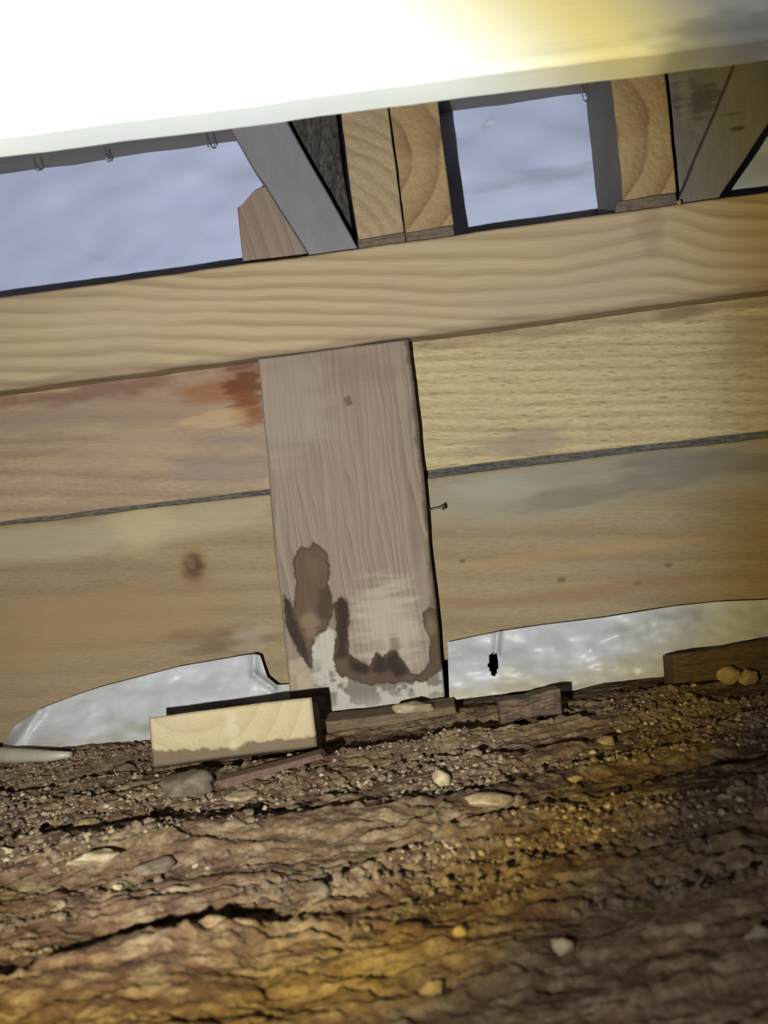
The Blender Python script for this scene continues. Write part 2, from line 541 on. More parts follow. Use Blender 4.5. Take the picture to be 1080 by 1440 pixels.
def height(x, y):
    x = np.asarray(x, float); y = np.asarray(y, float)
    yy = y - 0.16 * x
    h = (fbm(x * 5, yy * 14, 21, 4) - .5) * 0.016
    t = fbm(x * 9 + 3, yy * 34, 5, 4) * 7.0                          # flaky, layered crust
    fl = np.floor(t); fr = t - fl
    h = h + (fl + sstep(0.0, 0.22, fr)) / 7.0 * 0.016 - 0.008
    for i, (rx, ry, H, w1, w2) in enumerate(RG):
        yr = np.interp(x, rx, ry) + (fbm(x * 30, x * 0 + i, 40 + i, 4) - .5) * 0.016
        d = y - yr
        fade = sstep(rx[0] - .001, rx[0] + 0.03, x) * (1 - sstep(rx[-1] - 0.04, rx[-1], x))
        prof = np.where(d < 0, np.exp(np.clip(d, -1, 0) / w1), np.exp(-(np.clip(d, 0, 1) / w2) ** 2))
        h = h + H * fade * prof * (0.65 + 0.7 * vnoise(x * 25, yy * 0 + i, 60 + i))
    ck = fbm(x * 6 + 1, yy * 30, 123, 3)
    h = h - 0.005 * np.exp(-((ck - .5) / .010) ** 2) * sstep(.35, .6, vnoise(x * 8, yy * 20, 9))
    ck = fbm(x * 9 + 5, yy * 70, 173, 3)
    h = h - 0.0035 * np.exp(-((ck - .5) / .014) ** 2) * sstep(.4, .6, vnoise(x * 10 + 4, yy * 26, 19))
    lump = fbm(x * 120, yy * 170, 77, 3) - .5
    patch = sstep(0.40, 0.62, fbm(x * 11, yy * 20, 91, 2))
    h = h + lump * 0.0055 * (0.45 + 0.75 * patch) + (fbm(x * 380, y * 480, 31, 2) - .5) * 0.0016
    h = h * (1 - 0.75 * sstep(-0.05, -0.005, y))                      # settled flat at the wall's foot
    return Z_GROUND + h - 0.004 * sstep(-0.12, -0.4, y)


def spaced(a, b, c, d, fine, coarse):
    mid = np.arange(b, c, fine)
    return np.concatenate([np.linspace(a, b, coarse)[:-1], mid, np.linspace(c, d, coarse)])


gx = spaced(-1.1, -0.40, 0.40, 1.1, 0.00125, 50)
gy = spaced(-1.1, -0.50, 0.03, 0.30, 0.0010, 36)
GX, GY = np.meshgrid(gx, gy)
GZ = height(GX, GY)
gv = np.stack([GX, GY, GZ], -1).reshape(-1, 3)
ii = np.arange(GX.size).reshape(GX.shape)
gf = np.stack([ii[:-1, :-1], ii[:-1, 1:], ii[1:, 1:], ii[1:, :-1]], -1).reshape(-1, 4)
floor = make_obj('floor', gv, gf, M['soil'], stain=np.zeros((len(gv), 4)))
tag(floor, 'crumbly brown soil ground with cracked crusty ridges at the foot of the wall', kind='structure')


# ------------------------------------------------------------------ the planked wall
wall = empty('wall_front', (0, Y_PLANK, Z_GROUND))
tag(wall, 'low wall of wide horizontal pine planks behind the square post', kind='structure')


def q(pts, Y):
    return [P(a, b, Y) for a, b in pts]


gap = lambda x: 735 - 0.1185 * x


def st_l1(x, z):
    s = Stains(x, z); Y = Y_PLANK
    s.soft((250, 560), (240, 60), Y, (160, 128, 110), 0.55, 3, 40)
    s.soft((330, 650), (130, 40), Y, (138, 124, 116), 0.6, 4, 50)
    s.soft((190, 635), (160, 45), Y, (184, 158, 118), 0.45, 5, 40)
    s.soft((60, 590), (150, 45), Y, (150, 128, 112), 0.55, 6, 40)
    s.blob([(-50, 572), (80, 548), (200, 532), (370, 508), (372, 525), (300, 530), (200, 545), (80, 566), (-50, 590)], Y, (120, 74, 58), 0.6, 0.005, 0.010, 70, 7, .5)
    s.soft((310, 548), (75, 22), Y, (158, 92, 44), 0.75, 8, 60, .4)
    s.soft((345, 545), (34, 40), Y, (112, 52, 28), 0.85, 9, 110, .7)
    s.soft((350, 580), (28, 34), Y, (140, 76, 34), 0.8, 10, 110, .6)
    s.soft((300, 590), (70, 18), Y, (206, 172, 118), 0.5, 11, 60)
    return s.out()


def st_r1(x, z):
    s = Stains(x, z); Y = Y_PLANK
    s.soft((730, 625), (90, 26), Y, (150, 130, 116), 0.7, 3, 60)
    s.soft((1050, 480), (60, 60), Y, (158, 132, 100), 0.6, 4, 40)
    s.soft((960, 440), (40, 14), Y, (128, 98, 70), 0.7, 5, 60)
    s.blob([(570, 480), (800, 452), (1080, 415), (1300, 390), (1300, 402), (1080, 430), (800, 466), (570, 494)], Y, (128, 96, 74), 0.45, 0.004, 0.006, 60, 6, .4)
    return s.out()


def st_l2(x, z):
    s = Stains(x, z); Y = Y_PLANK
    s.blob([(-300, 740), (0, 742), (380, 697), (388, 735), (200, 765), (0, 790), (-300, 800)], Y, (186, 170, 136), 0.55, 0.010, 0.014, 30, 3, .3)
    s.soft((120, 880), (240, 70), Y, (164, 128, 84), 0.6, 4, 20)
    s.soft((200, 740), (60, 40), Y, (200, 176, 128), 0.4, 14, 30)
    s.soft((272, 800), (34, 40), Y, (150, 112, 74), 0.75, 5, 60, .25)
    s.soft((272, 796), (21, 25), Y, (92, 62, 44), 0.95, 6, 140, .35)
    s.soft((268, 792), (9, 10), Y, (130, 98, 70), 0.7, 16, 140, .3)
    s.soft((320, 905), (75, 24), Y, (116, 88, 66), 0.75, 7, 70, .6)
    s.soft((350, 895), (40, 26), Y, (168, 150, 130), 0.6, 8, 70, .6)
    s.soft((285, 890), (90, 10), Y, (126, 92, 62), 0.5, 9, 70, .6)
    return s.out()


def st_r2(x, z):
    s = Stains(x, z); Y = Y_PLANK
    s.blob([(590, 670), (800, 645), (1080, 612), (1400, 570), (1400, 640), (1080, 690), (900, 700), (760, 720), (590, 740)], Y, (152, 144, 126), 0.70, 0.014, 0.020, 25, 3, .35)
    s.soft((960, 660), (150, 30), Y, (112, 104, 92), 0.7, 4, 40)
    s.soft((800, 700), (110, 18), Y, (124, 110, 90), 0.6, 5, 50)
    s.soft((700, 690), (70, 26), Y, (160, 158, 144), 0.5, 15, 50)
    for k, (a, b) in enumerate([(897, 820), (940, 795), (650, 790), (790, 815)]):
        s.soft((a, b), (8, 4), Y, (104, 70, 44), 0.8, 20 + k, 150, .4)
    s.soft((880, 770), (260, 14), Y, (176, 136, 84), 0.5, 7, 30)
    s.soft((800, 835), (260, 12), Y, (148, 108, 68), 0.5, 8, 30)
    return s.out()


def saw(seed, amp, fx, fz):
    return lambda x, z: amp * (fbm(x * fx, z * fz, seed, 3) - .5)


Xm, Xl, Xr = 490, -520, 1600


def plank(rows, mat, st, seed, rel, lab):
    o = slab('plank', q(rows, Y_PLANK), 0.022, mat, 'h', 420, 90, 0.0012, 0.0012, rel, st, wall, seed=seed)
    if lab: o['label'] = lab
    return o


p1 = plank([(Xl, 600), (Xm - 3, 470), (Xm - 3, gap(Xm) - 1), (Xl, gap(Xl))], M['plank_pink'], st_l1, 1, saw(1, .0012, 20, 120), 'pinkish plank with a rust-red stain beside the post')
p2 = plank([(Xm + 3, 460), (Xr, 330), (Xr, gap(Xr) - 2), (Xm + 3, gap(Xm) - 3)], M['plank_ribbed'], st_r1, 2, saw(2, .0022, 24, 260), 'pale ribbed rough-sawn plank')
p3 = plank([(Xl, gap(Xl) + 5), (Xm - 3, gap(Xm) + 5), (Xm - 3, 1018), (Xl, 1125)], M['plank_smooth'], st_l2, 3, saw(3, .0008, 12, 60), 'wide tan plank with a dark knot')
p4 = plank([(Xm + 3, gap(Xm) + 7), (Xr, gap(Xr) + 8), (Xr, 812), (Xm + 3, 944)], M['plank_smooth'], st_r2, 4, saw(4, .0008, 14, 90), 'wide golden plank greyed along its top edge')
for pl, a, b in ((p3, Xl, Xm - 3), (p4, Xm + 3, Xr)):
    t = slab('tongue', q([(a, gap(a) - 8), (b, gap(b) - 8), (b, gap(b) + 16), (a, gap(a) + 16)], Y_PLANK + 0.006), 0.008,
             M['tongue'], 'h', 300, 6, 0.0005, 0.0008, saw(9, .002, 90, 300), None, None, seed=6)
    t.parent = pl
    t.matrix_parent_inverse = Matrix.Translation(-(Vector(pl.location)))
    t['label'] = 'grey tongue showing in the joint'

# ------------------------------------------------------------------ bearer beam
def st_bearer(x, z):
    s = Stains(x, z); Y = Y_BEARER
    s.soft((915, 325), (26, 50), Y, (136, 108, 82), 0.35, 3, 60, .5)
    s.soft((942, 330), (12, 26), Y, (196, 166, 124), 0.3, 4, 60, .4)
    s.soft((180, 440), (220, 30), Y, (196, 168, 138), 0.4, 5, 30)
    s.blob([(-400, 608), (0, 540), (500, 477), (1080, 400), (1600, 330), (1600, 342), (1080, 412), (500, 490), (0, 553), (-400, 618)], Y, (118, 92, 80), 0.5, 0.003, 0.004, 60, 6, .4)
    return s.out()


def bend_bearer(x, z):
    d = 0 * x
    for px, py, wx, wz, a in ((935, 325, 50, 70, .008), (1030, 350, 80, 60, -.005), (700, 400, 160, 60, -.006), (250, 470, 180, 60, .008)):
        c = P(px, py, Y_BEARER); k = .000604
        d = d + a * np.exp(-((x - c[0]) / (wx * k)) ** 2 - ((z - c[2]) / (wz * k)) ** 2)
    return d


bearer = slab('bearer_beam', q([(Xl, 418 + .1389 * 520), (Xr, 418 - .1389 * 1600), (Xr, 550 - .1315 * 1600), (Xl, 550 + .1315 * 520)], Y_BEARER),
              0.065, M['bearer'], 'h', 500, 60, 0.002, 0.001, saw(5, .001, 8, 70), st_bearer, seed=5, bend=bend_bearer)
tag(bearer, 'long pale pine bearer beam with wavy grain resting on top of the post', 'beam')


# ------------------------------------------------------------------ post
def st_post(x, z):
    s = Stains(x, z); Y = Y_BEARER
    br, dk = (98, 70, 48), (50, 34, 28)
    s.soft((400, 560), (70, 110), Y, (166, 146, 130), 0.5, 41, 30)
    s.soft((545, 880), (60, 75), Y, (198, 180, 158), 0.6, 42, 70, .5)
    s.soft((500, 520), (80, 30), Y, (140, 112, 98), 0.4, 43, 40)
    s.blob([(482, 560), (492, 556), (495, 568), (487, 571)], Y, (96, 66, 54), 0.7, .001, .001, 200, 44)
    # right hand edge: damp stain, and a dark strip painting in edge shadow
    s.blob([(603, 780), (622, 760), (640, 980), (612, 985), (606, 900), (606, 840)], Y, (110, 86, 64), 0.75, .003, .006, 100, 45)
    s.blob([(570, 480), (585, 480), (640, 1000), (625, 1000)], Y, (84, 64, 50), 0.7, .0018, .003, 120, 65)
    # white salts at the foot
    s.blob([(405, 930), (425, 925), (440, 906), (452, 890), (464, 882), (474, 888), (471, 918), (474, 946), (506, 958), (560, 956), (600, 955), (622, 935), (645, 930), (645, 1040), (400, 1040)],
           Y, (190, 184, 170), 0.85, .0025, .003, 120, 46)
    n = fbm(x * 90, z * 90, 47, 4)
    low = sstep(P(530, 968, Y)[2], P(530, 1005, Y)[2], z)
    s.over((104, 94, 80), 0.8 * (.25 + .75 * (1 - low)) * sstep(P(530, 905, Y)[2], P(530, 955, Y)[2], z) * sstep(.44, .62, n))
    d = poly_sdf(wallpoly([(405, 930), (425, 925), (440, 944), (445, 1000), (405, 1000)], Y), x, z)
    s.over((176, 146, 118), 0.7 * (1 - sstep(-.002, .002, d)))
    # brown tongue
    s.blob([(411, 792), (416, 778), (423, 768), (433, 770), (442, 764), (452, 770), (459, 780), (464, 796), (461, 820), (467, 844), (468, 866), (462, 874), (458, 884), (446, 893), (438, 908),
            (440, 944), (432, 934), (423, 920), (411, 898), (402, 874), (399, 838), (406, 846), (413, 856), (415, 840), (416, 820)], Y, br, 0.9, .0012, .0022, 220, 48, rim=(72, 50, 36))
    s.soft((436, 876), (15, 28), Y, (146, 116, 90), 0.7, 49, 120, .4)
    s.soft((440, 800), (15, 22), Y, (116, 86, 62), 0.6, 50, 120, .4)
    s.blob([(399, 838), (408, 847), (413, 860), (420, 885), (429, 906), (439, 945), (430, 932), (420, 915), (408, 893), (401, 872)], Y, dk, 0.85, .0025, .002, 150, 51)
    s.blob([(450, 830), (462, 824), (468, 850), (466, 868), (456, 872), (446, 862)], Y, (64, 44, 34), 0.6, .003, .002, 150, 52)
    # dark pool round the foot
    s.blob([(470, 850), (474, 841), (480, 838), (487, 845), (491, 864), (489, 900), (490, 920), (506, 930), (520, 936), (530, 918), (538, 925), (553, 914), (565, 927), (577, 948),
            (592, 946), (605, 932), (604, 899), (596, 882), (594, 862), (604, 853), (614, 856), (624, 900), (627, 935), (610, 950), (596, 960), (560, 961), (530, 963), (506, 960), (484, 953), (471, 943), (470, 915), (474, 888)],
           Y, (92, 68, 48), 0.92, .0012, .0025, 200, 53, rim=(74, 54, 40))
    s.blob([(470, 850), (480, 838), (487, 845), (491, 864), (488, 925), (472, 925), (475, 888)], Y, dk, 0.9, .003, .002, 150, 54)
    for k, pg in enumerate([[(490, 925), (512, 932), (520, 940), (518, 948), (492, 944)], [(524, 942), (530, 918), (541, 926), (545, 944), (535, 948)],
                            [(541, 940), (545, 920), (556, 914), (566, 930), (574, 948), (556, 952)]]):
        s.blob(pg, Y, dk, 0.9, .003, .002, 150, 55 + k)
    s.soft((606, 880), (9, 20), Y, (134, 108, 82), 0.6, 60, 150, .4)
    s.soft((555, 905), (10, 14), Y, (112, 90, 64), 0.6, 61, 150, .4)
    s.blob([(492, 870), (499, 866), (501, 895), (494, 900)], Y, (150, 126, 108), 0.6, .002, .002, 150, 62)
    return s.out()


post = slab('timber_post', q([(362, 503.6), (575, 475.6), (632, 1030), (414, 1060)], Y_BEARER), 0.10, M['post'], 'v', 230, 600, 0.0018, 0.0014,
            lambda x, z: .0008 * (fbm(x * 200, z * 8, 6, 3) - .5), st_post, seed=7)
tag(post, 'square brown timber post with dark damp stains and white salts at its foot', 'post')
post_pivot = post

# ------------------------------------------------------------------ membrane and decking behind the openings
mx = np.linspace(-1.0, 1.0, 240); mz = np.linspace(0.05, 0.42, 60)
MX, MZ = np.meshgrid(mx, mz)
ceil_z = P(425, 185, Y_MEMB)[2]
MY = Y_MEMB + 0.016 * (fbm(MX * 9, MZ * 16, 3, 3) - .5) + 0.003 * (fbm(MX * 40, MZ * 60, 8, 2) - .5)
mv = np.stack([MX, MY, MZ], -1).reshape(-1, 3)
ii = np.arange(MX.size).reshape(MX.shape)
mf = np.stack([ii[:-1, :-1], ii[:-1, 1:], ii[1:, 1:], ii[1:, :-1]], -1).reshape(-1, 4)
sx, sz = mv[:, 0], mv[:, 2]
s = Stains(sx, sz)
s.soft((690, 170), (10, 6), Y_MEMB, (235, 240, 250), 0.9, 1, 90, .4)
s.soft((760, 250), (120, 16), Y_MEMB, (162, 172, 204), 0.6, 2, 40)
s.soft((1050, 240), (80, 50), Y_MEMB, (172, 174, 180), 0.7, 3, 40)
memb = make_obj('wall_back', mv, mf, M['membrane'], stain=s.out())
md = memb.modifiers.new('thickness', 'SOLIDIFY'); md.thickness = 0.001
tag(memb, 'pale blue building wrap sheet seen through the openings above the bearer', kind='structure')

cz = ceil_z


def box(name, lo, hi, mat, parent=None, seg=1):
    x0, y0, z0 = lo; x1, y1, z1 = hi
    v = np.array([[x0, y0, z0], [x1, y0, z0], [x1, y1, z0], [x0, y1, z0], [x0, y0, z1], [x1, y0, z1], [x1, y1, z1], [x0, y1, z1]])
    f = [[0, 3, 2, 1], [4, 5, 6, 7], [0, 1, 5, 4], [1, 2, 6, 5], [2, 3, 7, 6], [3, 0, 4, 7]]
    return make_obj(name, v, f, mat, parent, tex=v, stain=np.zeros((8, 4)), smooth_n=0)


ceiling = empty('ceiling', (0, -0.4, cz))
tag(ceiling, 'grey underside of the floor boards overhead', kind='structure')
for k in range(9):                                   # floor boards over the crawl space
    y1 = Y_MEMB + 0.012 - k * 0.121
    box('floor_board', (-1.1, y1 - 0.119, cz + 0.0005 * (k % 2)), (1.1, y1, cz + 0.020), M['grey'], ceiling)

# ------------------------------------------------------------------ joists on the bearer
YJ = 0.012


def up(pts, Y=YJ):
    return q(pts, Y)


def joist(quad_px, Y, length, mat, center_px, seed, label, side_left=False):
    o = slab('floor_joist', q(quad_px, Y), length, mat, 'end', 70, 150, 0.0012, 0.0012,
             lambda x, z: .0012 * (fbm(x * 300, z * 300, seed, 3) - .5), None, None, center=P(center_px[0], center_px[1], Y), seed=seed, side=M['grey'])
    tag(o, label, 'joist', 'floor joists over the bearer')
    return o


def extend_top(tl, tr, br, bl, ytop):
    """carry the two upright edges of a timber on to photo height ytop"""
    f = lambda a, b: (b[0] + (a[0] - b[0]) * (ytop - b[1]) / (a[1] - b[1]), ytop)
    return [f(tl, bl), f(tr, br), br, bl]


joist(extend_top((481, 168), (547, 160), (571, 342), (504, 350), 45), YJ, 0.095, M['end_a'], (400, 420), 3,
      'pale joist end left of the pair, next to the dark rough timber')
joist(extend_top((549, 160), (617, 150), (640, 332), (572, 341), 35), YJ, 0.095, M['end_b'], (500, 235), 4,
      'tan joist end right of the pair, with one bold curved ring')
joist(extend_top((860, 112), (936, 103), (954, 288), (878, 297), 5), YJ, 0.095, M['end_b'], (790, 205), 5,
      'single tan joist end between the square opening and the grey brace')
# grey packers between joist ends and bearer
for pts, lab in (([(503, 336), (570, 326), (572, 345), (506, 353)], 'grey packing strip under the pale joist end of the pair'),
                 ([(572, 326), (638, 316), (641, 334), (573, 344)], 'grey packing strip under the tan joist end of the pair'),
                 ([(868, 282), (951, 270), (955, 290), (866, 300)], 'grey chipped packing strip under the single joist end')):
    o = slab('packing_strip', q(pts, YJ - 0.005), 0.0048, M['packer'], 'h', 30, 12, 0.0008, 0.0012, saw(12, .002, 150, 200), None, seed=2)
    tag(o, lab, 'packer', 'packing strips under the joist ends')

# dark rough timber behind the left brace, brown block, braces, plate
o = slab('rough_timber', q(extend_top((405, 170), (474, 168), (497, 345), (446, 353), 20), 0.040), 0.06, M['rough_dark'], 'v', 60, 130, 0.001, 0.002,
         lambda x, z: .004 * (fbm(x * 260, z * 120, 8, 3) - .5), None, seed=8)
tag(o, 'dark rough-sawn timber in shadow between the left brace and the joist pair', 'timber')
o = slab('timber_block', q([(331, 276), (432, 238), (440, 366), (343, 380)], 0.045), 0.045, M['brown_block'], 'v', 60, 90, 0.0012, 0.001,
         saw(14, .001, 200, 20), None, seed=9,
         shape=lambda S, T, p: p + (0.010 * sstep(0.30, 0.0, S) * (1 - T) ** 8)[..., None] * np.array([0, 0, -1.0]))
tag(o, 'short brown timber block standing on the bearer half hidden by the left brace', 'block')


def brace(quad_px, Y, th, mat, seed, label, stain=None):
    o = slab('diagonal_brace', q(quad_px, Y), th, mat, 'v', 60, 140, 0.002, 0.0015, saw(seed, .0015, 60, 20), stain, seed=seed)
    tag(o, label, 'brace', 'grey diagonal braces')
    return o


brace([(236, 40), (326, 28), (506, 352), (436, 362)], 0.014, 0.024, M['grey_steel'], 10,
      'smooth grey diagonal brace leaning left beside the joist pair')


def st_plate(x, z):
    s = Stains(x, z)
    s.soft((985, 140), (42, 34), 0.03, (84, 80, 76), 0.8, 4, 110, .8)
    s.soft((965, 125), (12, 40), 0.03, (150, 146, 138), 0.5, 5, 110, .6)
    return s.out()


o = slab('timber_plate', q(extend_top((937, 100), (1050, 90), (1000, 287), (955, 292), 10), 0.034), 0.03, M['grey'], 'v', 60, 120, 0.0015, 0.001,
         saw(15, .0015, 80, 80), st_plate, seed=11)
tag(o, 'mottled grey timber plate right of the single joist, behind the right brace', 'plate')


def st_b2(x, z):
    s = Stains(x, z)
    s.soft((1037, 181), (12, 4), 0.014, (58, 52, 48), 0.8, 4, 110, .4)
    s.soft((1030, 160), (26, 4), 0.014, (90, 84, 80), 0.6, 6, 110, .5)
    return s.out()


brace([(1078, -10), (1210, -20), (1009, 282), (952, 291)], 0.014, 0.018, M['grey'], 12,
      'grey diagonal brace leaning right at the right edge of the picture', st_b2)

# ------------------------------------------------------------------ overhead timber close to the camera
YO = -0.30
qo = q([(-420, 200 + 60), (1500, 50 - 62), (1500, 50 - 62), (-420, 260)], YO)
zt = cz - 0.002


def over_y(x): return 190 - 0.1278 * x


A = P(-420, over_y(-420), YO); B = P(1500, over_y(1500), YO)
At = np.array([A[0], YO, zt]); Bt = np.array([B[0], YO, zt])


def st_over(x, z):
    s = Stains(x, z)
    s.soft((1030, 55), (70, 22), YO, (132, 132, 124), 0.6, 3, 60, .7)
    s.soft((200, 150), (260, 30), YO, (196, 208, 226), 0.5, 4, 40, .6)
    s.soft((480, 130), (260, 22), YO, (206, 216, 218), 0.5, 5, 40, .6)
    s.soft((640, 128), (10, 6), YO, (160, 156, 140), 0.6, 6, 60, .4)
    return s.out()


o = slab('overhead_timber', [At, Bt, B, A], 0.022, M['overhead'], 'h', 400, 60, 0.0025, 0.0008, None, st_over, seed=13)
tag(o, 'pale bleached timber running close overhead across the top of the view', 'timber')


# ------------------------------------------------------------------ plastic sheets at the foot of the wall
def sheet(name, top, bot, yt, yb, ns, nt, mat, seed, wr, label, hole=None, dirt=None, folds=(), bulge=0.0):
    top = np.array(top, float); bot = np.array(bot, float)
    def along(pl, n):
        d = np.concatenate([[0], np.cumsum(np.hypot(*np.diff(pl, axis=0).T))]); d /= d[-1]
        u = np.linspace(0, 1, n)
        return np.stack([np.interp(u, d, pl[:, 0]), np.interp(u, d, pl[:, 1])], 1)
    tp = along(top, ns); bp = along(bot, ns)
    T = np.linspace(0, 1, nt)
    pts = np.zeros((nt, ns, 3)); PX = np.zeros((nt, ns)); PY = np.zeros((nt, ns))
    for j, t in enumerate(T):
        for i in range(ns):
            px = tp[i, 0] * (1 - t) + bp[i, 0] * t; py = tp[i, 1] * (1 - t) + bp[i, 1] * t
            PX[j, i] = px; PY[j, i] = py
    TT = T[:, None] * np.ones((1, ns))
    Y = yt + (yb - yt) * TT ** 1.4 - bulge * np.sin(np.pi * TT)
    Y = Y + wr * (fbm(PX / 90, PY / 50, seed, 3) - .5) + wr * .10 * (fbm(PX / 18 + PY / 30, PY / 14, seed + 3, 2) - .5)
    for (ax, ay, bx, by, h, w) in folds:
        ex, ey = bx - ax, by - ay
        tt = np.clip(((PX - ax) * ex + (PY - ay) * ey) / (ex * ex + ey * ey), 0, 1)
        dd = np.hypot(PX - ax - tt * ex, PY - ay - tt * ey)
        Y = Y - h * np.exp(-(dd / w) ** 2)
    for j in range(nt):
        for i in range(ns):
            pts[j, i] = P(PX[j, i], PY[j, i], Y[j, i])
    ii = np.arange(ns * nt).reshape(nt, ns)
    f = np.stack([ii[:-1, :-1], ii[1:, :-1], ii[1:, 1:], ii[:-1, 1:]], -1).reshape(-1, 4)
    if hole is not None:
        cx = PX.ravel()[f].mean(1); cy = PY.ravel()[f].mean(1)
        f = f[poly_sdf(hole, cx, cy) > 0]
    st = np.zeros((ns * nt, 4))
    if dirt is not None:
        a = sstep(dirt[0], 1.0, TT + (fbm(PX / 40, PY / 16, seed + 9, 4) - .5) * .7).ravel() * dirt[1]
        st[:, :3] = np.array(lin(*dirt[2])[:3]); st[:, 3] = a
    o = make_obj(name, pts.reshape(-1, 3), f, mat, stain=st)
    md = o.modifiers.new('thickness', 'SOLIDIFY'); md.thickness = 0.0006
    tag(o, label, 'plastic sheet')
    return o


sheet('plastic_sheet', [(4, 1046), (20, 1022), (53, 998), (100, 980), (140, 966), (250, 938), (358, 919), (366, 922), (371, 938), (376, 952), (390, 963), (408, 962)],
      [(0, 1062), (40, 1062), (100, 1068), (160, 1068), (210, 1062), (300, 1058), (350, 1050), (390, 1040), (408, 1036)], 0.006, -0.022, 240, 60, M['plastic'], 5, 0.013,
      'white plastic sheet tucked against the left plank behind the wooden offcut', dirt=(0.40, 0.75, (150, 140, 118)),
      folds=((357, 925, 357, 948, .004, 5), (357, 948, 385, 968, .004, 5), (55, 1000, 20, 1050, .006, 8)))
sheet('plastic_sheet', [(629, 903), (700, 888), (760, 879), (850, 868), (950, 852), (1010, 846), (1080, 843), (1250, 832)],
      [(632, 985), (690, 978), (740, 972), (800, 972), (850, 960), (945, 950), (1080, 935), (1250, 915)], 0.006, -0.018, 300, 60, M['plastic'], 17, 0.013,
      'white plastic sheet with a torn slit, tucked against the right plank', hole=[(687, 921), (692, 917), (700, 917), (701, 936), (697, 950), (692, 950), (687, 938)],
      dirt=(0.50, 0.7, (164, 154, 120)), folds=((700, 888, 697, 920, .006, 5), (832, 912, 856, 897, .004, 10), (872, 893, 905, 882, .006, 11), (925, 877, 972, 868, .004, 10)), bulge=0.004)


def tube(name, pts, rad, mat, parent=None, n=8, caps=True):
    pts = [np.asarray(p, float) for p in pts]
    rad = rad if hasattr(rad, '__len__') else [rad] * len(pts)
    V = []; Fc = []
    for i, p in enumerate(pts):
        d = pts[min(i + 1, len(pts) - 1)] - pts[max(i - 1, 0)]; d /= np.linalg.norm(d)
        a = np.cross(d, [0.31, 0.2, 0.93]); a /= np.linalg.norm(a); b = np.cross(d, a)
        for k in range(n):
            an = 2 * math.pi * k / n
            V.append(p + rad[i] * (a * math.cos(an) + b * math.sin(an)))
    for i in range(len(pts) - 1):
        for k in range(n):
            Fc.append([i * n + k, i * n + (k + 1) % n, (i + 1) * n + (k + 1) % n, (i + 1) * n + k])
    Fc.append(list(range(n))[::-1]); Fc.append([(len(pts) - 1) * n + k for k in range(n)])
    V = np.array(V)
    return make_obj(name, V, Fc, mat, parent, tex=V[:, [0, 2, 1]], stain=np.zeros((len(V), 4)), smooth_n=len(Fc) - 2)


# curled edge of plastic lying on the soil, far left
rp = [G(x, y, Z_GROUND + 0.006) for x, y in ((-160, 1064), (-60, 1062), (0, 1062), (40, 1063), (75, 1063), (100, 1061))]
o = tube('plastic_roll', rp, [0.0056, 0.0062, 0.0064, 0.0056, 0.0040, 0.0022], M['plastic_roll'], n=14)
tag(o, 'thin curled roll of cream plastic lying on the soil at the far left', 'plastic sheet')

# ------------------------------------------------------------------ nail and staples
nb = P(603, 717, 0.012)
nail = empty('nail', nb)
tag(nail, 'bent nail sticking out of the right side of the post', 'nail')
dr = P(622, 713, 0.006) - nb
tube('shank', [nb - dr * .3, nb, nb + dr], 0.0009, M['nail'], nail)
hd = nb + dr
tube('head', [hd, hd + dr / np.linalg.norm(dr) * .0005, hd + dr / np.linalg.norm(dr) * .0014], [0.0012, 0.0029, 0.0026], M['nail'], nail, 12)

for px, py, hh, tw, lab in ((297, 203, .011, .3, 'bright staple hanging from the floor boards nearest the left brace'),
                            (152, 222, .008, 1.2, 'small staple hanging from the floor boards above the middle of the left opening'),
                            (822, 133, .014, .7, 'bent staple hanging at the top right of the square opening'),
                            (54, 236, .006, .2, 'tiny staple hanging from the floor boards at the far left')):
    b = P(px, py, 0.095)
    w = 0.0035
    ex = np.array([math.cos(tw), math.sin(tw), 0]) * w
    z0 = cz + 0.003
    zb = b[2] - hh * .45
    pts = [np.array([b[0], b[1], z0]) - ex, np.array([b[0], b[1], zb + .0025]) - ex * .9, np.array([b[0], b[1], zb]) - ex * .4,
           np.array([b[0], b[1], zb]) + ex * .4, np.array([b[0], b[1], zb + .003]) + ex * .9, np.array([b[0], b[1], z0]) + ex]
    o = tube('staple', pts, 0.0007, M['staple'], n=6)
    tag(o, lab, 'staple', 'staples under the floor boards')

# ------------------------------------------------------------------ timber and rubble on the ground
def st_offcut(x, z):
    s = Stains(x, z); Y = -0.11
    s.blob([(190, 1058), (260, 1054), (300, 1052), (340, 1050), (345, 1045), (365, 1043), (400, 1042), (460, 1030), (460, 1110), (190, 1110)], Y,
           (112, 92, 68), 0.95, .0012, .003, 150, 3)
    s.soft((325, 1015), (9, 40), Y, (206, 192, 152), 0.35, 4, 60, .8)
    s.soft((270, 1000), (60, 12), Y, (196, 176, 130), 0.5, 5, 60, .5)
    return s.out()


o = slab('timber_offcut', q([(208, 1009), (437, 982), (446, 1050), (213, 1080)], -0.11), 0.055, M['offcut'], 'end', 160, 60, 0.002, 0.0012,
         saw(21, .0012, 120, 120), st_offcut, center=P(262, 950, -0.11), back_shift=(-0.004, 0, -0.018), seed=14, side=M['old_wood'])
tag(o, 'pale sawn timber offcut lying on the soil in front of the left plastic sheet', 'offcut')


def ground_slab(name, quad, th, mat, seed, label, cat, nu=120, nv=14, rel=.003, chamfer=.001, wob=.002, depth=None, back=(0, 0, 0), stain=None):
    o = slab(name, quad, th, mat, 'h', nu, nv, chamfer, wob, saw(seed, rel, 60, 200), stain, seed=seed, back_shift=back)
    tag(o, label, cat)
    return o


def sink(quad_px, Y):
    return q(quad_px, Y)


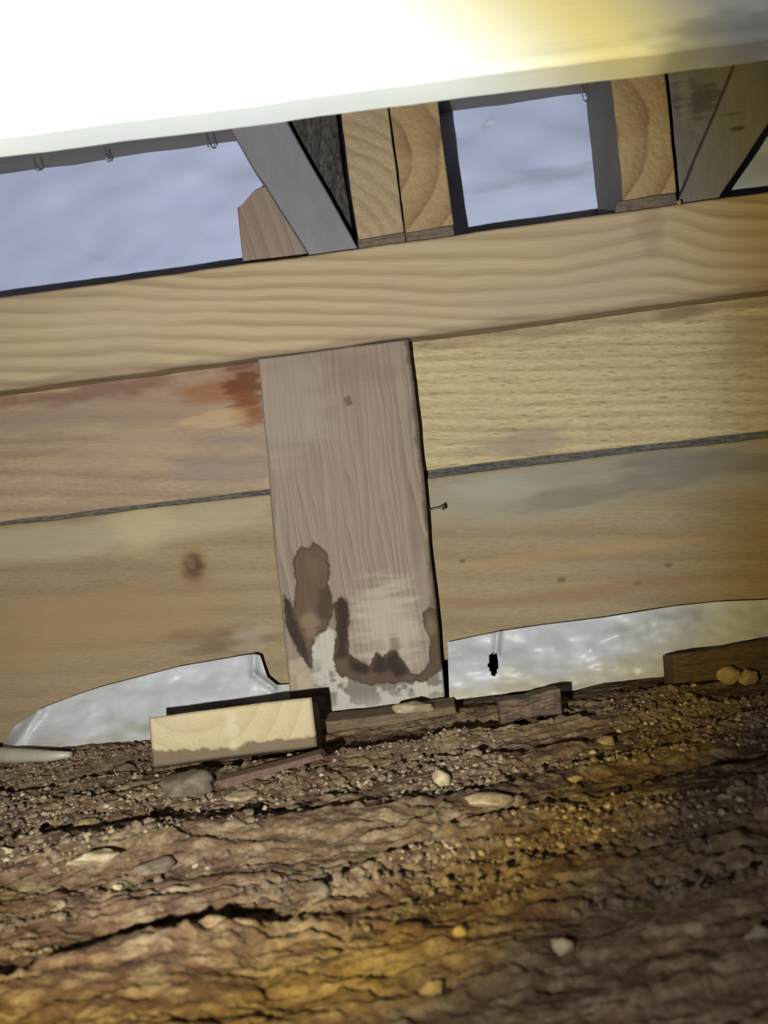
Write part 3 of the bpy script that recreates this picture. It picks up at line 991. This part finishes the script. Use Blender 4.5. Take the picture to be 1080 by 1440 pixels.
ground_slab('timber_lath', sink([(455, 1016), (640, 993), (644, 1006), (458, 1030)], -0.050), 0.030, M['old_wood'], 22,
            'weathered thin lath lying on the soil along the foot of the post', 'lath')
ground_slab('timber_board', sink([(946, 922), (1230, 872), (1240, 935), (950, 962)], -0.055), 0.030, M['dark_wood'], 23,
            'dirty brown board half buried below the right plastic sheet', 'board', back=(0, 0, -0.006))
ground_slab('timber_splinter', sink([(300, 1100), (448, 1061), (454, 1068), (316, 1109)], -0.172), 0.012, M['red_wood'], 24,
            'reddish splinter of wood lying in front of the offcut', 'splinter', 80, 8, .002, .0006, .002)
ground_slab('earth_clod', sink([(702, 984), (788, 968), (793, 1003), (706, 1018)], -0.085), 0.030, M['clod'], 25,
            'squared brown clod of earth lying before the right plastic sheet', 'clod', 70, 36, .011, .002, .0045, back=(0, 0, -0.004))

# icosphere template for stones
def ico(sub):
    import bmesh
    bm = bmesh.new()
    bmesh.ops.create_icosphere(bm, subdivisions=sub, radius=1.0)
    v = np.array([x.co[:] for x in bm.verts]); f = np.array([[x.index for x in p.verts] for p in bm.faces])
    bm.free()
    return v, f


IV, IF = ico(3)


def stone(px, py, w_px, h_px, mat, seed, label, name='stone', flat=0.7, lift=0.30, Y=None):
    """a stone whose base sits at a photo position on the soil; w, h in photo pixels"""
    g = G(px, py, Z_GROUND)
    for _ in range(3):
        zz = float(height(g[0], g[1])); g = G(px, py, zz)
    if Y is not None:                        # resting on or against something at depth Y
        g = P(px, py, Y)
    dist = (g - CAM) @ FWD
    k = dist / F_PX
    rx, rz = w_px * k / 2, h_px * k / 2
    r = np.random.default_rng(seed)
    v = IV.copy()
    n = np.zeros(len(v))
    for i in range(9):                       # cleaved facets
        d = r.normal(size=3); d /= np.linalg.norm(d)
        c = 0.45 + 0.35 * r.random()
        pr = v @ d
        v = v - np.where(pr > c, (pr - c), 0)[:, None] * d
    nz = fbm(v[:, 0] * 2.1 + seed, v[:, 1] * 2.1 + v[:, 2] * 1.7, seed, 3) - .5
    nz2 = fbm(v[:, 0] * 6 + v[:, 2] * 3, v[:, 1] * 6 - v[:, 2] * 5, seed + 50, 2) - .5
    v = v * (1.15 + 0.5 * nz + 0.18 * nz2)[:, None]
    a = r.random() * 0.6 - .3
    ca, sa = math.cos(a), math.sin(a)
    v = v * np.array([rx, max(rx * flat, rz * .8), rz])
    v[:, :2] = np.stack([v[:, 0] * ca - v[:, 1] * sa, v[:, 0] * sa + v[:, 1] * ca], 1)
    v += g + np.array([0, 0, rz * lift])
    if Y is not None:
        v[:, 1] = Y + (v[:, 1] - Y) * .6
    o = make_obj(name, v, IF, mat)
    tag(o, label, 'stone')
    return o


stone(583, 1000, 56, 20, M['stone_pale'], 3, 'pale flat stone leaning at the foot of the post', lift=.5, Y=-0.050)
stone(255, 1112, 92, 44, M['stone_grey'], 4, 'grey angular stone under the left end of the offcut')
stone(1024, 961, 38, 28, M['stone_ochre'], 5, 'yellowish stone left of a pair before the dirty brown board', lift=.5, Y=-0.066)
stone(1052, 957, 28, 26, M['stone_ochre'], 6, 'smaller yellowish stone right of a pair before the dirty brown board', lift=.5, Y=-0.066)
stone(620, 1104, 26, 28, M['stone_pale'], 7, 'small upright golden stone on the dark soil below the post')
stone(686, 1128, 66, 20, M['stone_pale'], 8, 'flat pale stone right of the small upright golden stone')
stone(852, 1046, 24, 15, M['stone_ochre'], 9, 'small round ochre pebble below the squared clod')
stone(506, 1250, 58, 14, M['stone_pale'], 10, 'long thin pale stone lying in the crack at mid ground')
stone(606, 1396, 44, 30, M['stone_ochre'], 11, 'blurred yellow stone at the bottom middle of the picture')
stone(793, 1338, 34, 28, M['stone_pale'], 12, 'round blurred pale pebble at lower right')
stone(130, 1208, 62, 18, M['stone_pale'], 13, 'broad pale stone at left between the cracks')
stone(56, 1184, 24, 18, M['stone_pale'], 14, 'small bright stone at left above the broad pale stone')
stone(8, 1200, 26, 14, M['stone_pale'], 15, 'pale stone cut by the left edge of the picture')
stone(214, 1220, 60, 16, M['stone_grey'], 16, 'flat grey stone right of the broad pale stone')
stone(126, 1164, 36, 18, M['stone_ochre'], 17, 'rounded ochre stone at left below the plastic roll')
stone(166, 1252, 16, 14, M['stone_pale'], 18, 'tiny white pebble below the broad pale stone')
stone(300, 1242, 40, 18, M['stone_grey'], 19, 'dull stone in the middle of the left foreground')
stone(808, 1100, 26, 14, M['stone_ochre'], 20, 'small yellow stone on the right ridge crest')
stone(1066, 1318, 34, 26, M['stone_grey'], 21, 'blurred grey stone at the right edge of the picture')
stone(672, 1388, 36, 22, M['stone_grey'], 22, 'blurred dull stone right of the blurred yellow stone')
stone(1072, 958, 34, 26, M['clod'], 23, 'dark clod at the right edge below the dirty brown board')
stone(340, 1120, 46, 14, M['stone_pale'], 24, 'flat pale stone below the reddish splinter')
stone(180, 1086, 30, 18, M['clod'], 25, 'dark crumb of earth left of the offcut')
stone(650, 1312, 24, 14, M['stone_ochre'], 26, 'small yellow pebble in the middle foreground')
stone(450, 1262, 60, 36, M['stone_grey'], 27, 'angular dull stone at the right end of the deep shadow crack')

o = stone(957, 284, 9, 8, M['stone_pale'], 31, 'x', 'white_chip')
o.location = Vector(P(957, 286, -0.002)) + Vector((0, 0.003, 0.0))
tag(o, 'tiny white chip lying on the bearer beneath the single joist', 'chip')

# loose gravel: uncountable crumbs over the soil
def crumbs(n, smin, smax, seed, ymin, clump):
    r = np.random.default_rng(seed)
    x = r.uniform(-0.40, 0.40, n * 4); y = r.uniform(ymin, -0.03, n * 4)
    keep = sstep(clump - .08, clump + .12, fbm(x * 14, (y - .16 * x) * 30, 88, 3)) > r.random(n * 4) * .95
    c0, c1 = P(208, 1045, -0.11), P(446, 1015, -0.11)                 # none inside the offcut
    keep &= ~((x > c0[0] - .006) & (x < c1[0] + .006) & (y > -0.118) & (y < -0.035))
    x, y = x[keep][:n], y[keep][:n]; n = len(x)
    tv, tf = ico(1)
    sz = smin + (smax - smin) * r.random(n) ** 3
    sc3 = np.stack([sz * r.uniform(.8, 1.5, n), sz * r.uniform(.7, 1.1, n), sz * r.uniform(.5, .9, n)], 1)
    jit = 1 + 0.35 * (r.random((n, len(tv), 1)) - .5)
    V = tv[None] * jit * sc3[:, None, :]
    a = r.random(n) * 6.28; ca, sa = np.cos(a)[:, None], np.sin(a)[:, None]
    V = np.stack([V[..., 0] * ca - V[..., 1] * sa, V[..., 0] * sa + V[..., 1] * ca, V[..., 2]], -1)
    V += np.stack([x, y, height(x, y) + sc3[:, 2] * .35], 1)[:, None, :]
    Fc = (tf[None] + (np.arange(n) * len(tv))[:, None, None]).reshape(-1, 3)
    return V.reshape(-1, 3), Fc


V1, F1 = crumbs(9500, 0.0007, 0.0030, 5, -0.36, 0.50)
V2, F2 = crumbs(4500, 0.0006, 0.0022, 6, -0.30, 0.52)
gr = make_obj('gravel', np.vstack([V1, V2]), np.vstack([F1, F2 + len(V1)]), M['gravel'], smooth_n=0, origin=np.array([0, -0.25, Z_GROUND]))
gr.data.materials.append(M['gravel_pale'])
mi = np.zeros(len(gr.data.polygons), np.int32); mi[len(F1):] = 1
gr.data.polygons.foreach_set('material_index', mi)
tag(gr, 'brown and pale crumbs of grit scattered over the soil', 'gravel', kind='stuff')
